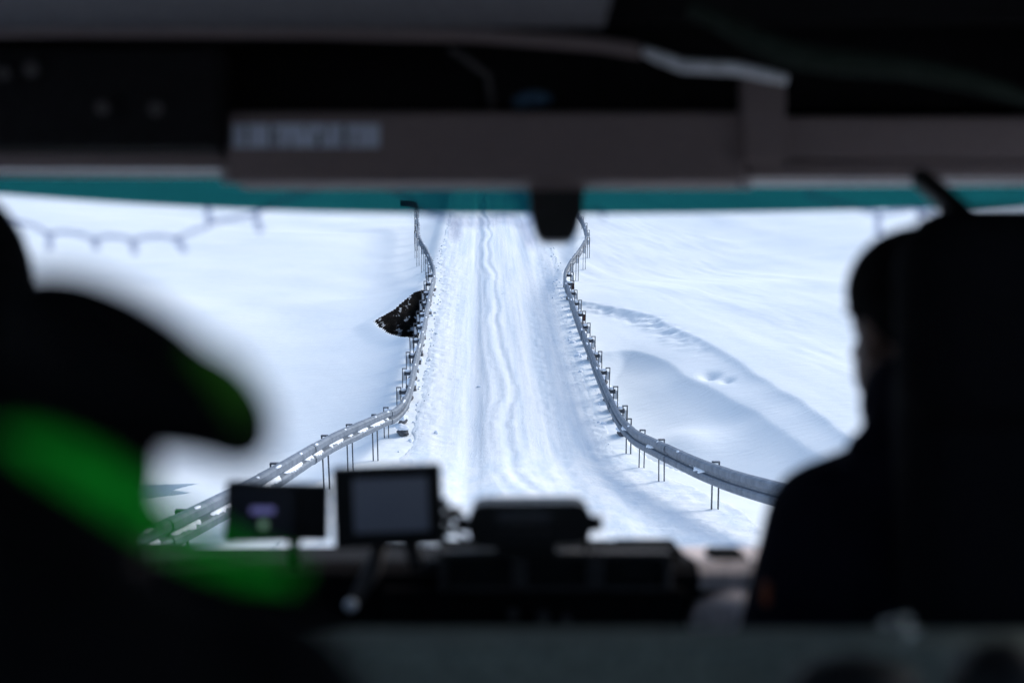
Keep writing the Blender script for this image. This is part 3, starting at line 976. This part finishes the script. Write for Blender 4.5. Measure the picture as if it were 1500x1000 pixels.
def head_shapes(m, c, fwd, r=1.0):
    """skull, jaw, nose, ears, brow around head centre c, facing fwd"""
    f = Vector(fwd).normalized(); up = Vector((0, 0, 1)); sd_ = f.cross(up).normalized(); up = sd_.cross(f)
    rot = Matrix((sd_, f, up)).transposed().to_euler()
    P = lambda x, y, z: c + (sd_ * x + f * y + up * z) * r
    m.ball(P(0, -0.005, 0.025), (0.076 * r, 0.095 * r, 0.085 * r), rot)
    m.ball(P(0, 0.025, -0.045), (0.060 * r, 0.070 * r, 0.068 * r), rot)
    m.ball(P(0, 0.062, -0.092), (0.028 * r, 0.026 * r, 0.022 * r), rot)
    m.capsule(P(0, 0.092, 0.012), P(0, 0.112, -0.022), 0.009 * r, 0.014 * r)
    m.ball(P(0, 0.082, 0.034), (0.050 * r, 0.016 * r, 0.012 * r), rot)
    m.ball(P(0, 0.088, -0.056), (0.025 * r, 0.012 * r, 0.010 * r), rot)
    for s in (-1, 1):
        m.ball(P(s * 0.078, -0.005, -0.008), (0.010 * r, 0.020 * r, 0.032 * r), rot)
    return P

def hand(m, wrist, palm_dir, finger_dir):
    w = Vector(wrist); f = Vector(finger_dir).normalized(); n = Vector(palm_dir).normalized(); s = f.cross(n).normalized()
    c = w + f * 0.05
    for k in range(4):
        a = w + s * (k - 1.5) * 0.020
        m.capsule(a + f * 0.01, w + f * 0.085 + s * (k - 1.5) * 0.022, 0.014, 0.012, seg=10)
        L = (0.070, 0.080, 0.075, 0.058)[k]
        p0 = w + f * 0.085 + s * (k - 1.5) * 0.022
        p1 = p0 + f * L * 0.5 + n * 0.008
        p2 = p1 + f * L * 0.3 + n * 0.020
        p3 = p2 + f * L * 0.12 + n * 0.022
        m.capsule(p0, p1, 0.0095, 0.009, seg=10); m.capsule(p1, p2, 0.009, 0.0082, seg=10); m.capsule(p2, p3, 0.0082, 0.0072, seg=10)
    t0 = w + f * 0.025 - s * 0.035
    t1 = t0 + f * 0.035 - s * 0.028 + n * 0.010
    m.capsule(t0, t1, 0.013, 0.011, seg=10); m.capsule(t1, t1 + f * 0.032 - s * 0.004 + n * 0.010, 0.011, 0.009, seg=10)

def seated(name, hip, neck, headc, fwd, label, jacket='black_cloth', shoulder_w=0.20, arms=None, hands_skin=True, head_r=1.0):
    hip, neck, headc = Vector(hip), Vector(neck), Vector(headc)
    root = cthing(name, (hip.x, hip.y, ZB), label, "person")
    off = (hip.x, hip.y, ZB)
    sh = [neck + Vector((s * shoulder_w, 0, -0.07)) for s in (-1, 1)]
    knee = [hip + Vector((s * 0.14, 0.44, 0.02)) for s in (-1, 1)]
    foot = [Vector((k.x, k.y + 0.05, ZB + 0.10)) for k in knee]
    if arms is None:
        arms = [(sh[i] + Vector((s * 0.07, 0.06, -0.27)), sh[i] + Vector((s * 0.00, 0.30, -0.33))) for i, s in ((0, -1), (1, 1))]
    b = MB()
    b.capsule(neck + Vector((0, 0, -0.10)), headc + Vector((0, 0, -0.05)), 0.062, 0.055)
    head_shapes(b, headc, fwd, head_r)
    b.capsule(hip, neck + Vector((0, 0, -0.16)), 0.13, 0.12)
    b.capsule(sh[0], sh[1], 0.055, 0.055)
    for i in (0, 1):
        b.capsule(sh[i], arms[i][0], 0.050, 0.040); b.capsule(arms[i][0], arms[i][1], 0.040, 0.027)
        b.capsule(hip + (knee[i] - hip) * 0.15, knee[i], 0.085, 0.058); b.capsule(knee[i], foot[i], 0.055, 0.038)
        b.capsule(foot[i] + Vector((0, -0.03, -0.05)), foot[i] + Vector((0, 0.15, -0.06)), 0.04, 0.034)
        hand(b, arms[i][1], (0, 0.3, -1), (arms[i][1] - arms[i][0]))
    body = remeshed(b, "body", 'skin', root, off, 0.007, 3)
    j = MB()
    j.capsule(hip + Vector((0, 0, -0.02)), hip.lerp(neck, 0.6), 0.165, 0.165)
    for s in (-1, 1):
        j.capsule(hip + Vector((s * 0.05, 0, 0)), sh[0 if s < 0 else 1] + Vector((-s * 0.05, 0, -0.05)), 0.14, 0.105)
    j.capsule(sh[0], sh[1], 0.080, 0.080)
    for i in (0, 1):
        j.capsule(neck + Vector((0, 0, -0.02)), sh[i], 0.085, 0.082)
        j.capsule(sh[i], arms[i][0], 0.082, 0.064); j.capsule(arms[i][0], arms[i][0].lerp(arms[i][1], 0.93), 0.064, 0.045)
    return root, off, sh, knee, foot, arms, j

def trousers(root, off, hip, knee, foot):
    m = MB(); hip = Vector(hip)
    for i in (0, 1):
        m.capsule(hip + (knee[i] - hip) * 0.12, knee[i], 0.105, 0.075); m.capsule(knee[i], foot[i], 0.073, 0.056)
        m.capsule(foot[i] + Vector((0, -0.04, -0.045)), foot[i] + Vector((0, 0.17, -0.055)), 0.052, 0.042)
    remeshed(m, "trousers", 'black_cloth', root, off, 0.012)

# passenger on the right, in a beanie with the collar up
hp = (0.575, 1.93, -0.72); nk = (0.555, 1.90, -0.17); hc = Vector((0.545, 1.92, 0.012))
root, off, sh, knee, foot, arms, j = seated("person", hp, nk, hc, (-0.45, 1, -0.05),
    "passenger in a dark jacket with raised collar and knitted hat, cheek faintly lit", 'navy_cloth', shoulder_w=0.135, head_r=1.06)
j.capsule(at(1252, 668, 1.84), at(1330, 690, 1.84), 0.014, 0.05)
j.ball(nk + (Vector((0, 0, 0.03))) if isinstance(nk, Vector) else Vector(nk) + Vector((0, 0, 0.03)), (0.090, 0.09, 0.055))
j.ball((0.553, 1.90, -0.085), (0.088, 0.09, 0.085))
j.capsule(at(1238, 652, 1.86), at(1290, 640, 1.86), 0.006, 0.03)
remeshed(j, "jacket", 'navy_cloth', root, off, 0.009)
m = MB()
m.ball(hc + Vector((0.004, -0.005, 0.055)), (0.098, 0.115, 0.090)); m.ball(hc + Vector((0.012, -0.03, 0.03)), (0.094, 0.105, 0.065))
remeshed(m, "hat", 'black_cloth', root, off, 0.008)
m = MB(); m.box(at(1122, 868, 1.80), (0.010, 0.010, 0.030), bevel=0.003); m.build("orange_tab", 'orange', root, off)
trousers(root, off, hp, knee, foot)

# driver behind the wheel side, mostly hidden
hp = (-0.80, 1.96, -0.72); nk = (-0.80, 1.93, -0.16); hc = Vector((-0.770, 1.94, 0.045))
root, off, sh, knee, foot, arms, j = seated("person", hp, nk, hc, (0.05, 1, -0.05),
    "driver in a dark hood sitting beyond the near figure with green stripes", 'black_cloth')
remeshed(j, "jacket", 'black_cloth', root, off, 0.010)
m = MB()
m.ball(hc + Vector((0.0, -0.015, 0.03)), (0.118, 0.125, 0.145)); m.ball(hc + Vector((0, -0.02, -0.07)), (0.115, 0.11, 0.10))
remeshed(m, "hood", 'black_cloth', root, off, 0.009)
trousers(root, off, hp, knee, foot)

# near figure hunched forward on the left: black hood with a green edged peak, green stripe along the sleeve
hp = (-0.40, 0.42, -0.75); nk = (-0.33, 0.66, -0.22); hc = Vector((-0.275, 0.74, -0.105))
arms_l = [(Vector((-0.55, 0.75, -0.48)), Vector((-0.45, 1.0, -0.55))), (Vector((-0.125, 0.66, -0.185)), Vector((-0.13, 0.88, -0.36)))]
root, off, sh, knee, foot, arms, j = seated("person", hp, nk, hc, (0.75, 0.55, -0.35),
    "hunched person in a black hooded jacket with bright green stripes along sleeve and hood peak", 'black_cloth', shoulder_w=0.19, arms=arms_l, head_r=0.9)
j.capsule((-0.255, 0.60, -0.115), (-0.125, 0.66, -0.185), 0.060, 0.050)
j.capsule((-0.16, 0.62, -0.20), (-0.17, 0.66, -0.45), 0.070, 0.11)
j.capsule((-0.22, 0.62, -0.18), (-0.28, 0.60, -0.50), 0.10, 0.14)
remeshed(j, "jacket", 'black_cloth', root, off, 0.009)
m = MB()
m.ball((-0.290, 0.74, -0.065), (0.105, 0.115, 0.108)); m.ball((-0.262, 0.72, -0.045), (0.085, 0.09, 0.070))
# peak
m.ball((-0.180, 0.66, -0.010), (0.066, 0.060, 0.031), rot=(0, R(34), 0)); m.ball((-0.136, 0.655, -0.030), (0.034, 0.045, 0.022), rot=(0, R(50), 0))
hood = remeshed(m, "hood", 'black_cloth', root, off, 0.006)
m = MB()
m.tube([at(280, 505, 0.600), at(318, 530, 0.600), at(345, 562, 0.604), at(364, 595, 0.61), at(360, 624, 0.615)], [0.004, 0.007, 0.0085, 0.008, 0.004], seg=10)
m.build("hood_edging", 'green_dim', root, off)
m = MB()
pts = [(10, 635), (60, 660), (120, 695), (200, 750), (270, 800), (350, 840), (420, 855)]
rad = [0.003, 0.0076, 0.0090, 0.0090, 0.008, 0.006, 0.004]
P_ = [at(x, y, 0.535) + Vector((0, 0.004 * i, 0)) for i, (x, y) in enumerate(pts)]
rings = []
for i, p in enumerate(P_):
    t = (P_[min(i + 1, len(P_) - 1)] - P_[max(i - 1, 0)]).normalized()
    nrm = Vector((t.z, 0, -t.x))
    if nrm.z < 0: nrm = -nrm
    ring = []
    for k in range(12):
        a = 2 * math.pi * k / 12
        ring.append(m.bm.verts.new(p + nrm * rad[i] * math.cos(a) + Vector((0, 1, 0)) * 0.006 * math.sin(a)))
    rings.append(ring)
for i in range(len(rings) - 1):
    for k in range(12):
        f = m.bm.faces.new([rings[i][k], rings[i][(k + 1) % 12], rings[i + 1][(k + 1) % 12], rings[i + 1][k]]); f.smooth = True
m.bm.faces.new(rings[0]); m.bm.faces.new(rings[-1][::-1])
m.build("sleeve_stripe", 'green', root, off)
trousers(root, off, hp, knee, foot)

# ------------------------------------------------------------------ devices on the dashboard
def dev(name, px, py, d, label, cat):
    b = at(px, py, d)
    return cthing(name, b, label, cat), b
d = 2.42
# small display
root, b = dev("navigation_display", 405, 812, d, "small black display with a violet bar glowing on its screen, on the dashboard", "display")
m = MB(); a1, a2 = at(331, 706, d), at(482, 790, d); c = (a1 + a2) / 2
m.box(c, (a2.x - a1.x, 0.022, a1.z - a2.z), rot=(0, R(1.2), 0), bevel=0.007, seg=3)
m.build("housing", 'rubber', root, b)
m = MB(); a1, a2 = at(340, 713, d), at(432, 782, d); c = (a1 + a2) / 2; c.y = d - 0.0125
m.box(c, (a2.x - a1.x, 0.003, a1.z - a2.z), rot=(0, R(1.2), 0)); m.build("screen", 'screen', root, b)
m = MB(); c = at(385, 747, d - 0.015); m.box(c, (0.040, 0.002, 0.011), bevel=0.0008); m.build("display_bar", 'violet_glow', root, b)
m = MB(); c = at(386, 768, d - 0.015); m.ball(c, (0.008, 0.002, 0.008)); m.build("indicator", 'green_glow', root, b)
m = MB(); m.tube([at(432, 788, d + 0.01), at(430, 800, d + 0.02), at(432, 822, d + 0.06)], [0.013, 0.008, 0.014]); m.build("stalk", 'rubber', root, b)
# larger screen
root, b = dev("mounted_screen", 575, 818, d, "larger black framed screen, grey and unlit, mounted between the small display and the radio unit", "screen")
m = MB(); a1, a2 = at(489, 681, d), at(648, 799, d); c = (a1 + a2) / 2
m.box(c, (a2.x - a1.x, 0.035, a1.z - a2.z), rot=(0, R(-2.2), 0), bevel=0.006, seg=3); m.build("housing", 'rubber', root, b)
m = MB(); a1, a2 = at(520, 698, d), at(628, 776, d); c = (a1 + a2) / 2; c.y = d - 0.019
m.box(c, (a2.x - a1.x, 0.004, a1.z - a2.z), rot=(0, R(-2.2), 0)); m.build("screen", 'screen_grey', root, b)
for (x, y) in ((650, 738), (653, 757), (652, 776)):
    m = MB(); m.tube([at(x - 8, y, d), at(x + 8, y, d)], 0.010, seg=10); m.build("knob", 'rubber', root, b)
m = MB(); m.tube([at(560, 790, d + 0.02), at(545, 835, d + 0.02), at(520, 880, d)], [0.012, 0.016, 0.012]); m.tube([at(600, 790, d + 0.02), at(612, 830, d + 0.03)], 0.014)
m.build("mounting_arm", 'dash_frame', root, b)
m = MB(); m.ball(at(514, 886, 2.38), 0.011); m.build("arm_knob", 'trim', root, b)
# radio unit
root, b = dev("radio_unit", 775, 806, d, "black two-way radio unit with side knobs on a bracket above the air vents", "radio")
m = MB()
poly = [(694, 740), (708, 736), (848, 735), (860, 740), (869, 762), (860, 786), (846, 794), (708, 800), (690, 794), (684, 766)]
m.prism([(at(x, y, d).x, at(x, y, d).z) for x, y in poly], d - 0.02, d + 0.10)
bmesh.ops.bevel(m.bm, geom=m.bm.edges[:], offset=0.003, segments=2, affect='EDGES')
m.build("housing", 'rubber', root, b)
m = MB(); a1, a2 = at(728, 745, d), at(808, 762, d); c = (a1 + a2) / 2; c.y = d - 0.0215
m.box(c, (a2.x - a1.x, 0.003, a1.z - a2.z)); m.build("screen", 'screen', root, b)
for k in range(4):
    m = MB(); m.box(at(738 + k * 20, 777, d - 0.022), (0.014, 0.004, 0.006), bevel=0.001); m.build("button", 'dash_frame', root, b)
for (x, y) in ((677, 767), (874, 766)):
    m = MB(); m.tube([at(x - 9, y, d + 0.02), at(x + 8, y, d + 0.02)], 0.014, seg=12); m.build("knob", 'rubber', root, b)
m = MB(); m.box(at(770, 803, d + 0.04), (0.10, 0.05, 0.022)); m.tube([at(862, 778, d + 0.03), at(858, 806, d + 0.05)], 0.004); m.build("bracket", 'rubber', root, b)
# coiled cable between the screen and the radio
pts = []
for k in range(90):
    u = k / 89
    c = at(655 + 22 * u, 800 - 55 * math.sin(u * math.pi) , 2.46)
    pts.append(c + Vector((0.010 * math.cos(u * 40), 0.010 * math.sin(u * 40), 0)))
m = MB(); m.tube(pts, 0.0035, seg=8)
root, b = dev("coiled_cable", 666, 805, 2.46, "coiled black cable looping up between the grey screen and the radio unit", "cable")
m.build("coil", 'rubber', root, b)
# small dark blue bundle and a cable in the overhead shelf
root, b = dev("cloth_bundle", 785, 160, 2.5, "dark blue bundle lying in the overhead shelf above the sensor housing", "bundle")
m = MB(); m.ball(at(783, 145, 2.5), (0.032, 0.03, 0.014)); m.ball(at(765, 150, 2.5), (0.018, 0.03, 0.014)); m.build("cloth", 'blue_cloth', root, b)
root, b = dev("shelf_strap", 690, 160, 2.45, "thin grey strap hanging slantwise across the open overhead shelf", "strap")
m = MB(); m.tube([at(660, 72, 2.36), at(690, 92, 2.38), at(715, 112, 2.42), at(722, 160, 2.46)], 0.006, seg=8); m.build("strap", 'dash_frame', root, b)

# translucent grey tubes with short drop tabs, looping streaks along the windscreen top
def streak_pts(l, d=2.57): return [at(x, y, d) for x, y in l]
root, b = dev("grey_streaks", 300, 320, 2.57, "translucent grey streak with short drop tabs looping along the top of the windscreen", "streak")
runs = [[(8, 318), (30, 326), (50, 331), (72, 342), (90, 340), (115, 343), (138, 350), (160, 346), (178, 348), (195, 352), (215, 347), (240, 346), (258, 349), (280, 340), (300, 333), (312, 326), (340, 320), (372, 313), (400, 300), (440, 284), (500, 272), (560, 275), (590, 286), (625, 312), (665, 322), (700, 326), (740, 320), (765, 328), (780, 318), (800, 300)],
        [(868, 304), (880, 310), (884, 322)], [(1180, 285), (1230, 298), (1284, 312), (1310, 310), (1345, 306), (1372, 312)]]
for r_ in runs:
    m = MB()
    P_ = resample([tuple(p) for p in streak_pts(r_)], 0.008)
    m.tube(P_, 0.0042, seg=8); m.build("streak", 'grey_clear', root, b)
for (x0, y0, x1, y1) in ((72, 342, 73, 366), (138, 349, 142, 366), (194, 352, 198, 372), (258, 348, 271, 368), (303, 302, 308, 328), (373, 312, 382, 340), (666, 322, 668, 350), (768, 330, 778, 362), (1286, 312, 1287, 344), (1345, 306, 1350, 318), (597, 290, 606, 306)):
    m = MB(); m.tube([at(x0, y0, 2.56), at(x1, y1, 2.56)], 0.0062, seg=10); m.build("drop_tab", 'grey_clear', root, b)
